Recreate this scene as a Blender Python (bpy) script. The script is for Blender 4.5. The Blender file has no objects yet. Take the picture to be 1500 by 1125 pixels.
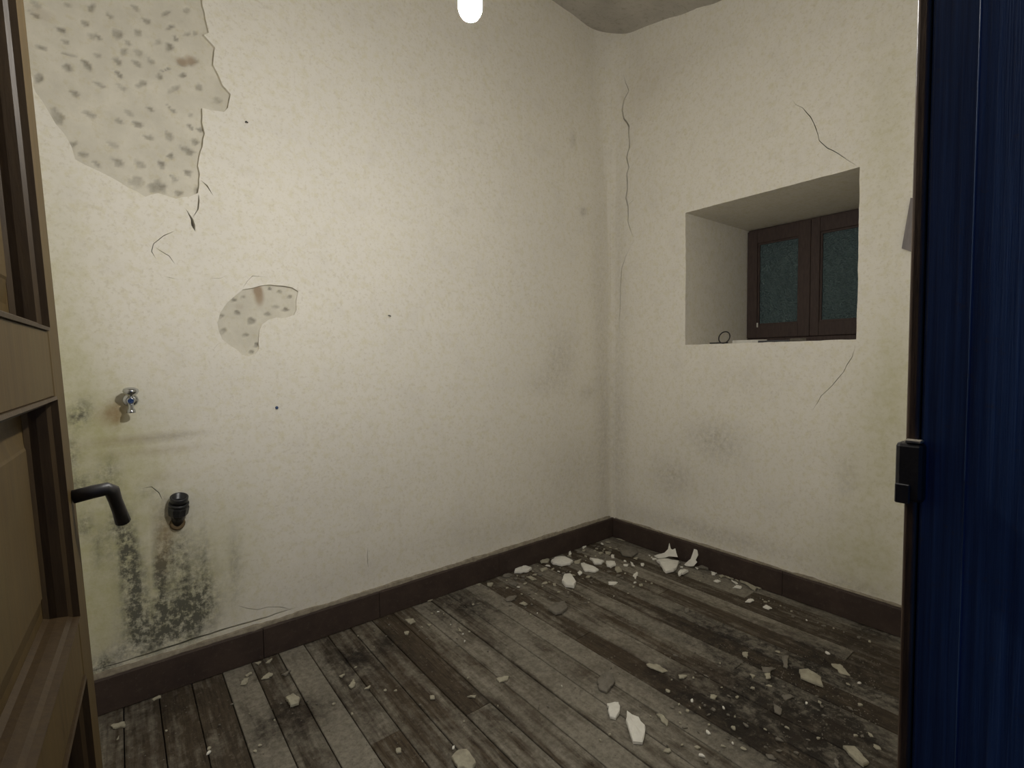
import bpy, bmesh, math, random
import numpy as np
from mathutils import Vector, Matrix, noise, geometry
random.seed(7)
C = bpy.context.scene.collection
scene = bpy.context.scene

# ---------------------------------------------------------------- camera, world, exposure
FPX, CX, CY = 735.0, 750.0, 562.5
R = Matrix(((0.7860, 0.0440, -0.6166), (-0.6180, 0.0330, -0.7855), (-0.0145, 0.9985, 0.0528)))
_x = R.col[0].normalized(); _z = (R.col[2] - _x * R.col[2].dot(_x)).normalized(); _y = _z.cross(_x)
R = Matrix((_x, _y, _z)).transposed()
CAM = Vector((-2.665, -2.287, 1.25))
cam = bpy.data.cameras.new('camera'); cam.sensor_width = 36; cam.lens = FPX / 1500 * 36; cam.clip_start = 0.01
camo = bpy.data.objects.new('camera', cam); C.objects.link(camo)
camo.matrix_world = Matrix.Translation(CAM) @ R.to_4x4()
scene.camera = camo
w = bpy.data.worlds.new('blue_fill'); scene.world = w; w.use_nodes = True
w.node_tree.nodes['Background'].inputs[0].default_value = (0.08, 0.22, 0.62, 1)
w.node_tree.nodes['Background'].inputs[1].default_value = 0.045  # dim blue fill, added to reach the jamb through the doorway
vs = scene.view_settings
vs.view_transform = 'Standard'; vs.look = 'None'; vs.gamma = 1; vs.use_curve_mapping = False
vs.exposure = 2.12
BULB_STRENGTH = 330.0
BULB = Vector((-2.075, -1.417, 1.953))

# photo pixel -> point on a real plane of the room
def ray(px, py): return R @ Vector((px - CX, -(py - CY), -FPX))
def onz(px, py, z=0.0): r = ray(px, py); return CAM + r * ((z - CAM.z) / r.z)
def onx(px, py, x=0.0): r = ray(px, py); return CAM + r * ((x - CAM.x) / r.x)
def ony(px, py, y=0.0): r = ray(px, py); return CAM + r * ((y - CAM.y) / r.y)
def sstep(a, b, t):
    t = min(1, max(0, (t - a) / (b - a))); return t * t * (3 - 2 * t)

# ---------------------------------------------------------------- helpers
def tag(o, label=None, cat=None, group=None, kind=None):
    if label: o['label'] = label
    if cat: o['category'] = cat
    if group: o['group'] = group
    if kind: o['kind'] = kind
    return o
def link(name, me, mat=None, parent=None, smooth=False):
    o = bpy.data.objects.new(name, me); C.objects.link(o)
    if mat and not me.materials: me.materials.append(mat)
    if parent: o.parent = parent
    if smooth:
        me.polygons.foreach_set('use_smooth', [True] * len(me.polygons))
    return o
def mesh(name, v, f):
    me = bpy.data.meshes.new(name); me.from_pydata([tuple(p) for p in v], [], f); me.update(); return me
def empty(name, loc=(0, 0, 0)):
    o = bpy.data.objects.new(name, None); C.objects.link(o); o.location = loc; o.empty_display_size = .05; return o
def bm_box(bm, lo, hi):
    vs_ = [bm.verts.new((x, y, z)) for x in (lo[0], hi[0]) for y in (lo[1], hi[1]) for z in (lo[2], hi[2])]
    for q in ((0, 1, 3, 2), (4, 6, 7, 5), (0, 4, 5, 1), (2, 3, 7, 6), (0, 2, 6, 4), (1, 5, 7, 3)):
        bm.faces.new([vs_[i] for i in q])
def box(name, lo, hi, mat, parent=None, bevel=0.0, seg=2):
    bm = bmesh.new(); bm_box(bm, lo, hi); bmesh.ops.recalc_face_normals(bm, faces=bm.faces)
    if bevel: bmesh.ops.bevel(bm, geom=bm.edges[:], offset=bevel, segments=seg, affect='EDGES', profile=.5)
    me = bpy.data.meshes.new(name); bm.to_mesh(me); bm.free()
    return link(name, me, mat, parent)
def frame_of(d):
    d = d.normalized(); a = Vector((0, 0, 1)) if abs(d.z) < .9 else Vector((1, 0, 0))
    u = d.cross(a).normalized(); return u, d.cross(u).normalized()
def lathe(name, prof, origin, axis, mat, parent=None, n=20, cap0=True, cap1=True, sm=True):
    """prof: list of (distance along axis, radius)"""
    axis = Vector(axis).normalized(); u, v_ = frame_of(axis); o = Vector(origin)
    V, F = [], []
    for t, r in prof:
        for k in range(n):
            a = 2 * math.pi * k / n
            V.append(o + axis * t + (u * math.cos(a) + v_ * math.sin(a)) * r)
    for i in range(len(prof) - 1):
        for k in range(n):
            k2 = (k + 1) % n
            F.append((i * n + k, i * n + k2, (i + 1) * n + k2, (i + 1) * n + k))
    if cap0: F.append(tuple(range(n))[::-1])
    if cap1: F.append(tuple((len(prof) - 1) * n + k for k in range(n)))
    me = mesh(name, V, F)
    bm = bmesh.new(); bm.from_mesh(me); bmesh.ops.recalc_face_normals(bm, faces=bm.faces); bm.to_mesh(me); bm.free()
    ob = link(name, me, mat, parent)
    if sm:
        me.polygons.foreach_set('use_smooth', [len(p.vertices) == 4 for p in me.polygons])
    return ob
def tube(name, pts, radii, mat, parent=None, n=10):
    pts = [Vector(p) for p in pts]
    if not hasattr(radii, '__len__'): radii = [radii] * len(pts)
    V, F = [], []; u = None
    for i, p in enumerate(pts):
        d = (pts[min(i + 1, len(pts) - 1)] - pts[max(i - 1, 0)]).normalized()
        if u is None: u, v_ = frame_of(d)
        else: u = (u - d * u.dot(d)).normalized(); v_ = d.cross(u)
        for k in range(n):
            a = 2 * math.pi * k / n; V.append(p + (u * math.cos(a) + v_ * math.sin(a)) * radii[i])
    for i in range(len(pts) - 1):
        for k in range(n):
            k2 = (k + 1) % n; F.append((i * n + k, (i + 1) * n + k, (i + 1) * n + k2, i * n + k2))
    F.append(tuple(range(n))); F.append(tuple((len(pts) - 1) * n + k for k in range(n))[::-1])
    me = mesh(name, V, F)
    bm = bmesh.new(); bm.from_mesh(me); bmesh.ops.recalc_face_normals(bm, faces=bm.faces); bm.to_mesh(me); bm.free()
    ob = link(name, me, mat, parent); me.polygons.foreach_set('use_smooth', [len(p.vertices) == 4 for p in me.polygons]); return ob

# ---------------------------------------------------------------- materials
class NT:
    def __init__(s, name):
        s.m = bpy.data.materials.new(name); s.m.use_nodes = True
        s.t = s.m.node_tree; s.b = s.t.nodes['Principled BSDF']
    def n(s, typ, **kw):
        nd = s.t.nodes.new(typ)
        for k, v in kw.items():
            if k.startswith('i_'):
                key = k[2:]; key = int(key) if key.isdigit() else key.replace('_', ' ')
                if hasattr(v, 'is_linked') or isinstance(v, bpy.types.NodeSocket): s.t.links.new(v, nd.inputs[key])
                else: nd.inputs[key].default_value = v
            else: setattr(nd, k, v)
        return nd
    def l(s, a, b): s.t.links.new(a, b)
    def noise(s, scale, detail=4, rough=.55, vec=None, dist=0):
        nd = s.n('ShaderNodeTexNoise'); nd.inputs['Scale'].default_value = scale; nd.inputs['Detail'].default_value = detail
        nd.inputs['Roughness'].default_value = rough; nd.inputs['Distortion'].default_value = dist
        if vec: s.l(vec, nd.inputs['Vector'])
        return nd.outputs['Fac']
    def ramp(s, fac, stops):
        nd = s.n('ShaderNodeValToRGB'); s.l(fac, nd.inputs[0]); e = nd.color_ramp.elements
        while len(e) < len(stops): e.new(.5)
        for el, (p, c) in zip(e, stops):
            el.position = p; el.color = tuple(c) + (1,) if len(c) == 3 else c
        return nd.outputs[0]
    def mr(s, fac, a, b, c=0, d=1):
        nd = s.n('ShaderNodeMapRange'); nd.clamp = True; s.l(fac, nd.inputs[0])
        for i, v in enumerate((a, b, c, d)): nd.inputs[i + 1].default_value = v
        return nd.outputs[0]
    def math(s, op, a, b=None):
        nd = s.n('ShaderNodeMath', operation=op)
        for i, v in enumerate((a, b)):
            if v is None: continue
            if isinstance(v, (int, float)): nd.inputs[i].default_value = v
            else: s.l(v, nd.inputs[i])
        return nd.outputs[0]
    def mix(s, fac, a, b, mode='MIX'):
        nd = s.n('ShaderNodeMix', data_type='RGBA', blend_type=mode)
        for key, v in ((0, fac), (6, a), (7, b)):
            if isinstance(v, (int, float)): nd.inputs[key].default_value = v
            elif isinstance(v, tuple): nd.inputs[key].default_value = v if len(v) == 4 else v + (1,)
            else: s.l(v, nd.inputs[key])
        return nd.outputs[2]
    def attr(s, name): return s.n('ShaderNodeAttribute', attribute_name=name).outputs['Fac']
    def pos(s): return s.n('ShaderNodeNewGeometry').outputs['Position']
    def scaled(s, vec, sc):
        nd = s.n('ShaderNodeMapping'); s.l(vec, nd.inputs[0]); nd.inputs['Scale'].default_value = sc; return nd.outputs[0]
    def bump(s, h, strength=.3, dist=.01, prev=None):
        nd = s.n('ShaderNodeBump'); nd.inputs['Strength'].default_value = strength; nd.inputs['Distance'].default_value = dist
        s.l(h, nd.inputs['Height'])
        if prev: s.l(prev, nd.inputs['Normal'])
        return nd.outputs[0]
    def out(s, col=None, rough=.9, normal=None, spec=.3, metal=0):
        b = s.b
        if col is not None:
            if isinstance(col, tuple): b.inputs['Base Color'].default_value = col if len(col) == 4 else col + (1,)
            else: s.l(col, b.inputs['Base Color'])
        if isinstance(rough, (int, float)): b.inputs['Roughness'].default_value = rough
        else: s.l(rough, b.inputs['Roughness'])
        b.inputs['Specular IOR Level'].default_value = spec; b.inputs['Metallic'].default_value = metal
        if normal: s.l(normal, b.inputs['Normal'])
        return s.m

def mat_wall():
    t = NT('limewashed_wall'); p = t.pos()
    big = t.noise(1.1, 3, .6, p); mid = t.noise(7, 4, .6, p); fine = t.noise(70, 3, .7, p); spk = t.noise(26, 5, .75, p)
    col = t.mix(t.mr(big, .35, .65), (.85, .81, .725), (.815, .78, .705))
    col = t.mix(t.math('MULTIPLY', t.mr(spk, .48, .66), .6), col, (.735, .685, .50))
    col = t.mix(t.math('MULTIPLY', t.mr(mid, .52, .75), .35), col, (.71, .675, .62))
    col = t.mix(t.math('MULTIPLY', t.mr(fine, .54, .66), .4), col, (.62, .565, .45))
    damp = t.attr('damp'); mould = t.attr('mould'); rust = t.attr('rust'); soil_dark = t.attr('soil_dark')
    n1 = t.noise(13, 6, .7, p); n2 = t.noise(38, 5, .75, p)
    vst = t.noise(1.0, 5, .7, t.scaled(p, (26, 26, 7)))
    col = t.mix(t.math('MULTIPLY', damp, t.mr(n1, .2, .65, .45, 1)), col, (.52, .50, .29))
    g = t.math('MULTIPLY', mould, t.mr(t.math('ADD', t.math('MULTIPLY', vst, .35), t.math('MULTIPLY', n2, .65)), .40, .59, .08, 1.6))
    col = t.mix(t.math('MINIMUM', g, .90), col, (.080, .080, .066))
    col = t.mix(t.math('MULTIPLY', rust, t.mr(n1, .3, .6, .6, 1)), col, (.33, .24, .125))
    col = t.mix(t.math('MULTIPLY', soil_dark, t.mr(n2, .35, .62, .25, 1)), col, (.27, .235, .185))
    h = t.math('ADD', t.math('MULTIPLY', mid, .6), t.math('MULTIPLY', fine, .25))
    return t.out(col, .92, t.bump(h, .35, .006), .2)
M_WALL = mat_wall()
def mat_exposed():
    t = NT('hacked_undercoat_plaster'); p = t.pos()
    a = t.noise(9, 5, .65, p); b = t.noise(45, 4, .7, p)
    col = t.mix(t.mr(a, .35, .65), (.71, .67, .57), (.62, .585, .495))
    col = t.mix(t.math('MULTIPLY', t.mr(b, .53, .7), .45), col, (.58, .52, .33))
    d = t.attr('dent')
    col = t.mix(t.math('MULTIPLY', d, t.mr(b, .3, .6, .9, 1.3)), col, (.245, .225, .185))  # older dark mortar plus the painted dent shade
    col = t.mix(t.attr('rust'), col, (.40, .31, .22))
    return t.out(col, .95, t.bump(t.math('ADD', a, t.math('MULTIPLY', b, .5)), .5, .006), .15)
M_EXP = mat_exposed()
def mat_ceiling():
    t = NT('grey_ceiling_plaster'); p = t.pos(); a = t.noise(5, 5, .6, p); b = t.noise(40, 4, .7, p)
    col = t.mix(t.mr(a, .35, .65), (.50, .47, .42), (.41, .385, .345))
    col = t.mix(t.math('MULTIPLY', t.mr(b, .55, .7), .4), col, (.24, .21, .12))
    return t.out(col, .95, t.bump(t.math('ADD', a, t.math('MULTIPLY', b, .5)), .5, .01), .1)
M_CEIL = mat_ceiling()
def mat_plank():
    t = NT('dirty_floor_wood'); p = t.pos()
    oi = t.n('ShaderNodeObjectInfo').outputs['Random']
    g = t.noise(1.0, 6, .65, t.scaled(p, (60, 5, 60))); g2 = t.noise(1.0, 5, .7, t.scaled(p, (150, 9, 100)))
    m = t.noise(1.0, 7, .72, t.scaled(p, (11, 5, 11)), .6); f = t.noise(45, 6, .8, p); big = t.noise(2.6, 5, .65, p); sp = t.noise(24, 6, .75, p, .5)
    st = t.noise(1.0, 4, .6, t.scaled(p, (30, 1.5, 30)), .3)
    wood = t.mix(t.mr(g, .3, .7), (.060, .042, .025), (.120, .092, .060))
    wood = t.mix(t.math('MULTIPLY', oi, .5), wood, (.095, .078, .058))
    wood = t.mix(t.math('MULTIPLY', t.mr(g2, .48, .66), .7), wood, (.022, .015, .010))
    dust = t.mix(t.mr(f, .35, .65), (.19, .172, .137), (.36, .33, .27))
    pale = t.attr('pale'); dark = t.attr('dark')
    k = t.mr(t.math('ADD', t.math('ADD', t.math('MULTIPLY', t.math('ADD', m, st), .34), t.math('MULTIPLY', t.math('ADD', g, sp), .16)), t.math('MULTIPLY', pale, .115)), .43, .575, .0, .97)
    col = t.mix(k, wood, dust)
    dk = t.math('MULTIPLY', t.math('ADD', dark, .10), t.mr(t.math('ADD', t.math('MULTIPLY', m, .45), t.math('MULTIPLY', sp, .55)), .42, .60, 1.15, .22))
    col = t.mix(t.math('MINIMUM', dk, .95), col, (.014, .0105, .0085))
    col = t.mix(t.math('MULTIPLY', t.mr(big, .52, .68), .55), col, (.045, .029, .017), 'MIX')
    col = t.mix(t.math('MULTIPLY', t.mr(sp, .60, .68), .5), col, (.030, .022, .015))
    col = t.mix(t.math('MULTIPLY', t.mr(f, .58, .68), .55), col, (.25, .225, .175))
    h = t.math('ADD', t.math('ADD', t.math('MULTIPLY', g, .5), t.math('MULTIPLY', f, .6)), sp)
    return t.out(col, t.mr(dark, 0, 1, .85, .6), t.bump(h, .6, .008), .3)
M_PLANK = mat_plank()
def mat_simple(name, c1, c2, scale=30, rough=.7, spec=.3, bump=.2, stretch=None, metal=0):
    t = NT(name); p = t.n('ShaderNodeTexCoord').outputs['Object']
    if stretch: p = t.scaled(p, stretch)
    a = t.noise(scale, 5, .65, p)
    return t.out(t.mix(t.mr(a, .33, .67), c1, c2), rough, t.bump(a, bump, .004) if bump else None, spec, metal)
def mat_baseboard():
    t = NT('maroon_baseboard_paint'); p = t.pos()
    a = t.noise(9, 5, .65, p); b = t.noise(48, 5, .75, p)
    col = t.mix(t.mr(a, .35, .65), (.064, .044, .035), (.044, .030, .025))
    col = t.mix(t.math('MULTIPLY', t.mr(b, .56, .72), .55), col, (.115, .092, .072))
    return t.out(col, .72, t.bump(b, .25, .004), .3)
M_BASE = mat_baseboard()
M_LEDGE = mat_simple('rough_mortar_ledge', (.36, .32, .25), (.22, .19, .145), 40, .95, .1, .6)
M_GAP = mat_simple('dark_subfloor', (.012, .010, .008), (.02, .016, .013), 20, 1, .05, 0)
M_FRAMEWOOD = mat_simple('brown_window_wood', (.080, .054, .046), (.052, .034, .030), 18, .6, .35, .2, (6, 6, 1))
def mat_door():
    t = NT('varnished_door_wood'); p = t.n('ShaderNodeTexCoord').outputs['Object']
    g = t.noise(1, 5, .65, t.scaled(p, (50, 50, 4))); m = t.noise(6, 4, .6, p); f = t.noise(60, 4, .7, p)
    col = t.mix(t.mr(g, .3, .7), (.080, .051, .016), (.050, .031, .010))
    col = t.mix(t.math('MULTIPLY', t.mr(m, .5, .7), .5), col, (.080, .060, .022))
    col = t.mix(t.math('MULTIPLY', t.mr(f, .58, .7), .4), col, (.045, .030, .015))
    return t.out(col, .6, t.bump(g, .12, .003), .2)
M_DOOR = mat_door()
M_MOULD = mat_simple('shaded_door_moulding', (.050, .031, .013), (.033, .020, .009), 14, .5, .2, .1, (8, 8, 1))  # door colour darkened, recess shade put into the colour
def mat_jamb():
    t = NT('blue_cast_jamb'); p = t.n('ShaderNodeTexCoord').outputs['Object']
    g = t.noise(1, 5, .7, t.scaled(p, (90, 160, 3))); f = t.noise(80, 4, .7, p)
    col = t.mix(t.mr(g, .35, .65), (.020, .042, .105), (.042, .090, .21))  # bluish cast of the dim cool light, put into the base colour
    col = t.mix(t.math('MULTIPLY', t.mr(f, .6, .72), .35), col, (.075, .06, .05))
    return t.out(col, .42, t.bump(g, .3, .002), .4)
M_JAMB = mat_jamb()
M_JAMBEDGE = mat_simple('worn_jamb_edge', (.045, .028, .020), (.085, .055, .036), 30, .3, .5, .15, (4, 4, .5))
M_BLACK = mat_simple('black_iron', (.014, .013, .014), (.028, .024, .022), 40, .45, .5, .15)
M_CHROME = mat_simple('dull_chrome', (.62, .64, .66), (.42, .43, .44), 30, .18, .5, .05, None, 1)
M_RUBBER = mat_simple('black_plastic_pipe', (.013, .014, .016), (.026, .026, .028), 40, .35, .5, .1)
M_TAPE = mat_simple('grey_card', (.21, .19, .185), (.26, .235, .23), 12, .8, .2, .1, (8, 8, 1))
M_WHITE = mat_simple('white_plaster_flake', (.88, .86, .79), (.78, .76, .69), 30, .9, .2, .3)
M_CREAM = mat_simple('cream_plaster_flake', (.48, .45, .35), (.33, .305, .235), 30, .92, .2, .35)
M_GREY = mat_simple('dusty_grey_flake', (.24, .22, .185), (.155, .14, .115), 30, .95, .15, .35)
M_BLUE = mat_simple('blue_plastic', (.05, .09, .20), (.03, .06, .14), 30, .5, .4, 0)
M_CORD = mat_simple('white_flex', (.5, .49, .45), (.42, .4, .36), 30, .6, .3, 0)
M_RUSTY = mat_simple('rust_stained_mortar', (.17, .12, .065), (.10, .075, .045), 40, .95, .1, .5)
def mat_glass():
    t = NT('pebbled_window_glass'); p = t.pos()
    v = t.n('ShaderNodeTexVoronoi'); v.inputs['Scale'].default_value = 110; t.l(p, v.inputs['Vector'])
    nz = t.noise(45, 3, .6, p)
    h = t.math('ADD', v.outputs['Distance'], nz)
    m = t.out((.23, .33, .345), .2, t.bump(h, 1.0, .02), .8)
    t.b.inputs['Transmission Weight'].default_value = .3; t.b.inputs['IOR'].default_value = 1.5
    return m
M_GLASS = mat_glass()
def mat_emit():
    t = NT('lit_bulb_dome'); b = t.b
    b.inputs['Base Color'].default_value = (1, 1, 1, 1)
    b.inputs['Emission Color'].default_value = (1.0, .985, .945, 1); b.inputs['Emission Strength'].default_value = BULB_STRENGTH
    return t.m
M_EMIT = mat_emit()

# ---------------------------------------------------------------- walls with real holes
def inside(poly, pts):
    P = np.asarray(poly); x, y = pts[:, 0], pts[:, 1]; ins = np.zeros(len(pts), bool); j = len(P) - 1
    for i in range(len(P)):
        xi, yi = P[i]; xj, yj = P[j]
        if yi != yj:
            c = ((yi > y) != (yj > y)) & (x < (xj - xi) * (y - yi) / (yj - yi) + xi); ins ^= c
        j = i
    return ins
def seg_dist(poly, pts, closed=True):
    P = np.asarray(poly); d = np.full(len(pts), 9.0); n = len(P)
    for i in range(n if closed else n - 1):
        a, b = P[i], P[(i + 1) % n]; ab = b - a; L = ab @ ab + 1e-12
        t = np.clip(((pts - a) @ ab) / L, 0, 1); q = a + t[:, None] * ab
        d = np.minimum(d, np.hypot(*(pts - q).T))
    return d
def densify(poly, step, jit=0.0, rnd=random):
    out = []; n = len(poly)
    for i in range(n):
        a, b = poly[i], poly[(i + 1) % n]; L = math.dist(a, b); k = max(1, int(L / step))
        for q in range(k):
            t = q / k; x = a[0] + (b[0] - a[0]) * t; y = a[1] + (b[1] - a[1]) * t
            if jit and q: x += rnd.uniform(-jit, jit); y += rnd.uniform(-jit, jit)
            out.append((x, y))
    return out
def crack_poly(line, width, seed=0):
    rnd = random.Random(seed); pts = []
    for a, b in zip(line[:-1], line[1:]):
        L = math.dist(a, b); k = max(1, int(L / .03))
        for q in range(k):
            t = q / k; j = .0022 if q else 0
            pts.append((a[0] + (b[0] - a[0]) * t + rnd.uniform(-j, j), a[1] + (b[1] - a[1]) * t + rnd.uniform(-j, j)))
    pts.append(line[-1]); L, Rr = [], []; n = len(pts)
    for i in range(1, n - 1):
        d = (pts[i + 1][0] - pts[i - 1][0], pts[i + 1][1] - pts[i - 1][1]); l = math.hypot(*d) or 1
        nx, ny = -d[1] / l, d[0] / l; t = i / (n - 1)
        hw = width * .5 * min(1, 4 * t, 4 * (1 - t)) * rnd.uniform(.65, 1.2)
        L.append((pts[i][0] + nx * hw, pts[i][1] + ny * hw)); Rr.append((pts[i][0] - nx * hw, pts[i][1] - ny * hw))
    return [pts[0]] + L + [pts[-1]] + Rr[::-1]

RAD = lambda z: .02 + .17 * sstep(1.9, 3.35, z)          # the plaster rounds off the corner towards the ceiling
def s_warp(s, z): s0 = RAD(z) * .2929; return s + s0 * max(0, 1 - s / .6)
def s_unwarp(s, z):
    s0 = RAD(z) * .2929; return s if s > .6 else (s - s0) / (1 - s0 / .6)
def fillet(s, z):
    r = RAD(z); return 0 if s >= r else r - math.sqrt(max(0, r * r - (r - s) ** 2))
def build_wall(name, S, H, step, holes, to3d, attrs, wav_seed):
    """sheet in (s,z), s = distance from the corner; holes = [(polygon, depth, cap)]"""
    gs = np.arange(0, S + 1e-6, step); gz = np.arange(-.03, H + 1e-6, step)
    gx, gy = np.meshgrid(gs, gz); G = np.c_[gx.ravel(), gy.ravel()]
    keep = np.ones(len(G), bool)
    for poly, dep, cap in holes:
        P = np.asarray(poly); lo = P.min(0) - .05; hi = P.max(0) + .05
        near = np.all((G > lo) & (G < hi), axis=1); idx = np.where(near)[0]
        if len(idx): keep[idx[seg_dist(poly, G[idx]) < step * .45]] = False
    G = G[keep]; verts = [Vector(p) for p in G]; edges = []
    for poly, dep, cap in holes:
        b = len(verts); verts += [Vector(p) for p in poly]; n = len(poly)
        edges += [(b + i, b + (i + 1) % n) for i in range(n)]
    V, E_, F, *_ = geometry.delaunay_2d_cdt(verts, edges, [], 0, 1e-6)
    V2 = np.array([(v[0], v[1]) for v in V]); cen = np.array([V2[list(f)].mean(0) for f in F])
    which = np.full(len(F), -1)
    for hi_, (poly, dep, cap) in enumerate(holes): which[inside(poly, cen)] = hi_
    pos = [to3d(v[0], v[1], 0) for v in V2]; n0 = len(pos); faces = []; em = {}
    for f, h in zip(F, which):
        if h < 0: faces.append(tuple(f))
        for i in range(len(f)):
            a, b = f[i], f[(i + 1) % len(f)]; em.setdefault((min(a, b), max(a, b)), []).append((h, a, b))
    back = {}
    def bk(i, h):
        if (i, h) not in back:
            back[(i, h)] = len(pos); pos.append(to3d(V2[i][0], V2[i][1], holes[h][1])); src.append(i)
        return back[(i, h)]
    src = list(range(n0))
    for k, l in em.items():
        if len(l) == 2 and (l[0][0] < 0) != (l[1][0] < 0):
            h, a, b = l[0] if l[0][0] >= 0 else l[1]
            faces.append((a, b, bk(b, h), bk(a, h)))
    for f, h in zip(F, which):
        if h >= 0 and holes[h][2]: faces.append(tuple(bk(i, h) for i in f))
    me = mesh(name, pos, faces)
    bm = bmesh.new(); bm.from_mesh(me); bmesh.ops.recalc_face_normals(bm, faces=bm.faces); bm.to_mesh(me); bm.free()
    P3 = [pos[i] for i in src]
    for an, fn in attrs.items():
        at = me.attributes.new(an, 'FLOAT', 'POINT'); at.data.foreach_set('value', fn(np.array([tuple(q) for q in P3])))
    return me
def wav(x, z, seed): return .007 * noise.noise(Vector((x * 1.6, z * 1.6, seed))) + .0025 * noise.noise(Vector((x * 6, z * 6, seed + 5)))
def blobs(coordfn, lst, axes, pw=1):
    """lst: (px,py, rx_px, ry_px, amount); summed soft spots on the wall, stains and darker areas"""
    items = []
    for px, py, rx, ry, a in lst:
        c = coordfn(px, py); cx = coordfn(px + 1, py); cz = coordfn(px, py + 1)
        items.append((c[axes], c.z, abs(cx[axes] - c[axes]) * rx, abs(cz.z - c.z) * ry, a))
    def fn(P):
        r = np.zeros(len(P))
        for x, z, sx, sz, a in items:
            r += a * np.exp(-(((P[:, axes] - x) / sx) ** 2 + ((P[:, 2] - z) / sz) ** 2) ** pw)
        return np.clip(r, 0, 1)
    return fn

# --- left wall
def L2(px, py):
    q = ony(px, py); return (s_unwarp(-q.x, q.z), q.z)
big_px = [(288, -70), (292, -30), (296, 0), (300, 18), (306, 48), (298, 51), (308, 62), (315, 70), (312, 95), (320, 110), (326, 125), (338, 138), (334, 158), (328, 164),
          (310, 162), (296, 158), (296, 180), (300, 195), (297, 215), (292, 230), (290, 243), (293, 255), (292, 272), (290, 283), (278, 288), (258, 291), (245, 287), (232, 283),
          (213, 288), (200, 280), (176, 267), (160, 258), (140, 248), (122, 240), (110, 233), (105, 215), (97, 200), (82, 182), (72, 165), (62, 148), (52, 135), (48, 115), (42, 95), (33, 80), (12, 55), (-5, 0), (-20, -70)]
def from7(l): return [(200 + x * .2133, 300 + y * .2133) for x, y in l]
small_px = from7([(730, 582), (800, 570), (850, 556), (910, 548), (960, 553), (1010, 555), (1070, 566), (1113, 592), (1100, 650), (1100, 720), (1085, 755), (1030, 775), (960, 774), (905, 790), (862, 822), (845, 860), (838, 940),
                  (842, 990), (815, 1025), (770, 1043), (725, 1030), (690, 995), (640, 965), (590, 925), (565, 870), (555, 810), (575, 740), (620, 675), (670, 630)])
rnd = random.Random(3)
BIGP = densify([L2(*p) for p in big_px], .02, .003, rnd)
SMALLP = densify([L2(*p) for p in small_px], .02, .0015, rnd)
def crackL(pts, wd, seed): return (crack_poly([L2(*p) for p in pts], wd, seed), .05, True)
holesL = [(BIGP, .020, False), (SMALLP, .014, False),
          crackL([(294, 264), (303, 272), (313, 288)], .006, 1),
          crackL([(291, 284), (291, 294), (290, 306), (282, 319.5)], .006, 2),
          crackL([(272, 306), (281, 321), (283, 330), (286, 339)], .012, 3),
          crackL([(257, 338), (240, 345), (225, 357), (222, 368), (229, 380)], .0026, 4),
          crackL([(226, 361), (236, 368), (248, 375), (257, 388)], .0030, 5),
          crackL([(345, 886), (362, 891), (378, 893), (392, 889), (410, 889), (432, 895)], .0030, 6),
          crackL([(355, 423), (362, 412), (370, 404), (392, 406)], .0020, 7),
          crackL([(306, 407), (322, 408), (335, 402)], .002, 8),
          crackL([(237, 404), (250, 407), (262, 409)], .002, 9),
          crackL([(539, 800), (538, 815), (540, 833)], .0028, 10),
          crackL([(205, 716), (222, 713), (233, 722), (238, 733)], .003, 11),
          crackL([(138, 982), (200, 962.5), (308, 929), (380, 907), (440, 888)], .010, 13),
          crackL([(311, 515), (318, 505), (328, 499)], .002, 12)]
def to3L(s, z, d):
    s2 = s_warp(s, z); return Vector((-s2, -fillet(s2, z) - wav(s2, z, 1.0) * min(1, s2 / .3) + d, z))
stL = dict(
    damp=blobs(ony, [(170, 720, 90, 130, .9), (120, 870, 60, 140, .9), (250, 880, 90, 90, .75), (140, 650, 60, 60, .5), (330, 800, 60, 90, .35), (70, 420, 70, 160, .45), (100, 560, 60, 80, .5)], 0),
    mould=blobs(ony, [(184, 800, 13, 45, .95), (196, 850, 15, 40, .9), (200, 905, 18, 35, .8), (238, 790, 6, 50, 1.0), (235, 860, 7, 45, 1.3), (255, 905, 45, 28, .85), (290, 880, 28, 50, .55), (262, 820, 20, 60, .5),
                      (148, 800, 8, 28, .6), (122, 770, 10, 18, .65), (118, 712, 18, 16, .55), (160, 700, 14, 30, .5), (172, 765, 10, 20, .6), (120, 600, 16, 16, .5), (112, 615, 14, 10, .6), (105, 665, 12, 30, .45), (150, 975, 24, 12, .8), (230, 940, 60, 20, .5), (300, 820, 10, 50, .3),
                      (345, 830, 9, 50, .28), (215, 720, 14, 10, .25), (95, 165, 10, 25, .2)], 0),
    rust=blobs(ony, [(172, 600, 15, 14, .95), (156, 608, 13, 10, .85), (168, 618, 8, 8, .7), (237, 790, 10, 45, .6), (250, 775, 12, 16, .55), (225, 660, 80, 3.5, .3), (190, 646, 60, 3, .5), (245, 700, 40, 8, .2)], 0),
    soil_dark=blobs(ony, [(190, 648, 60, 2.6, .9), (260, 638, 40, 2, .5), (820, 520, 22, 40, .3), (800, 560, 30, 20, .2), (855, 310, 4, 6, .7), (860, 575, 12, 10, .25), (840, 690, 40, 50, .2), (700, 780, 90, 25, .15), (480, 850, 90, 25, .12), (840, 205, 3, 12, .5), (878, 420, 12, 150, .22), (885, 650, 12, 130, .3), (400, 470, 10, 10, .1)], 0))  # dirt spots, and darker strips beside the room corner
me = build_wall('wall_left', 3.45, 3.75, .025, holesL, to3L, stL, 1.0)
wall_left = tag(link('wall_left', me, M_WALL, None, False), 'cream plastered wall with peeled patches, mould and cracks', None, None, 'structure')

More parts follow.
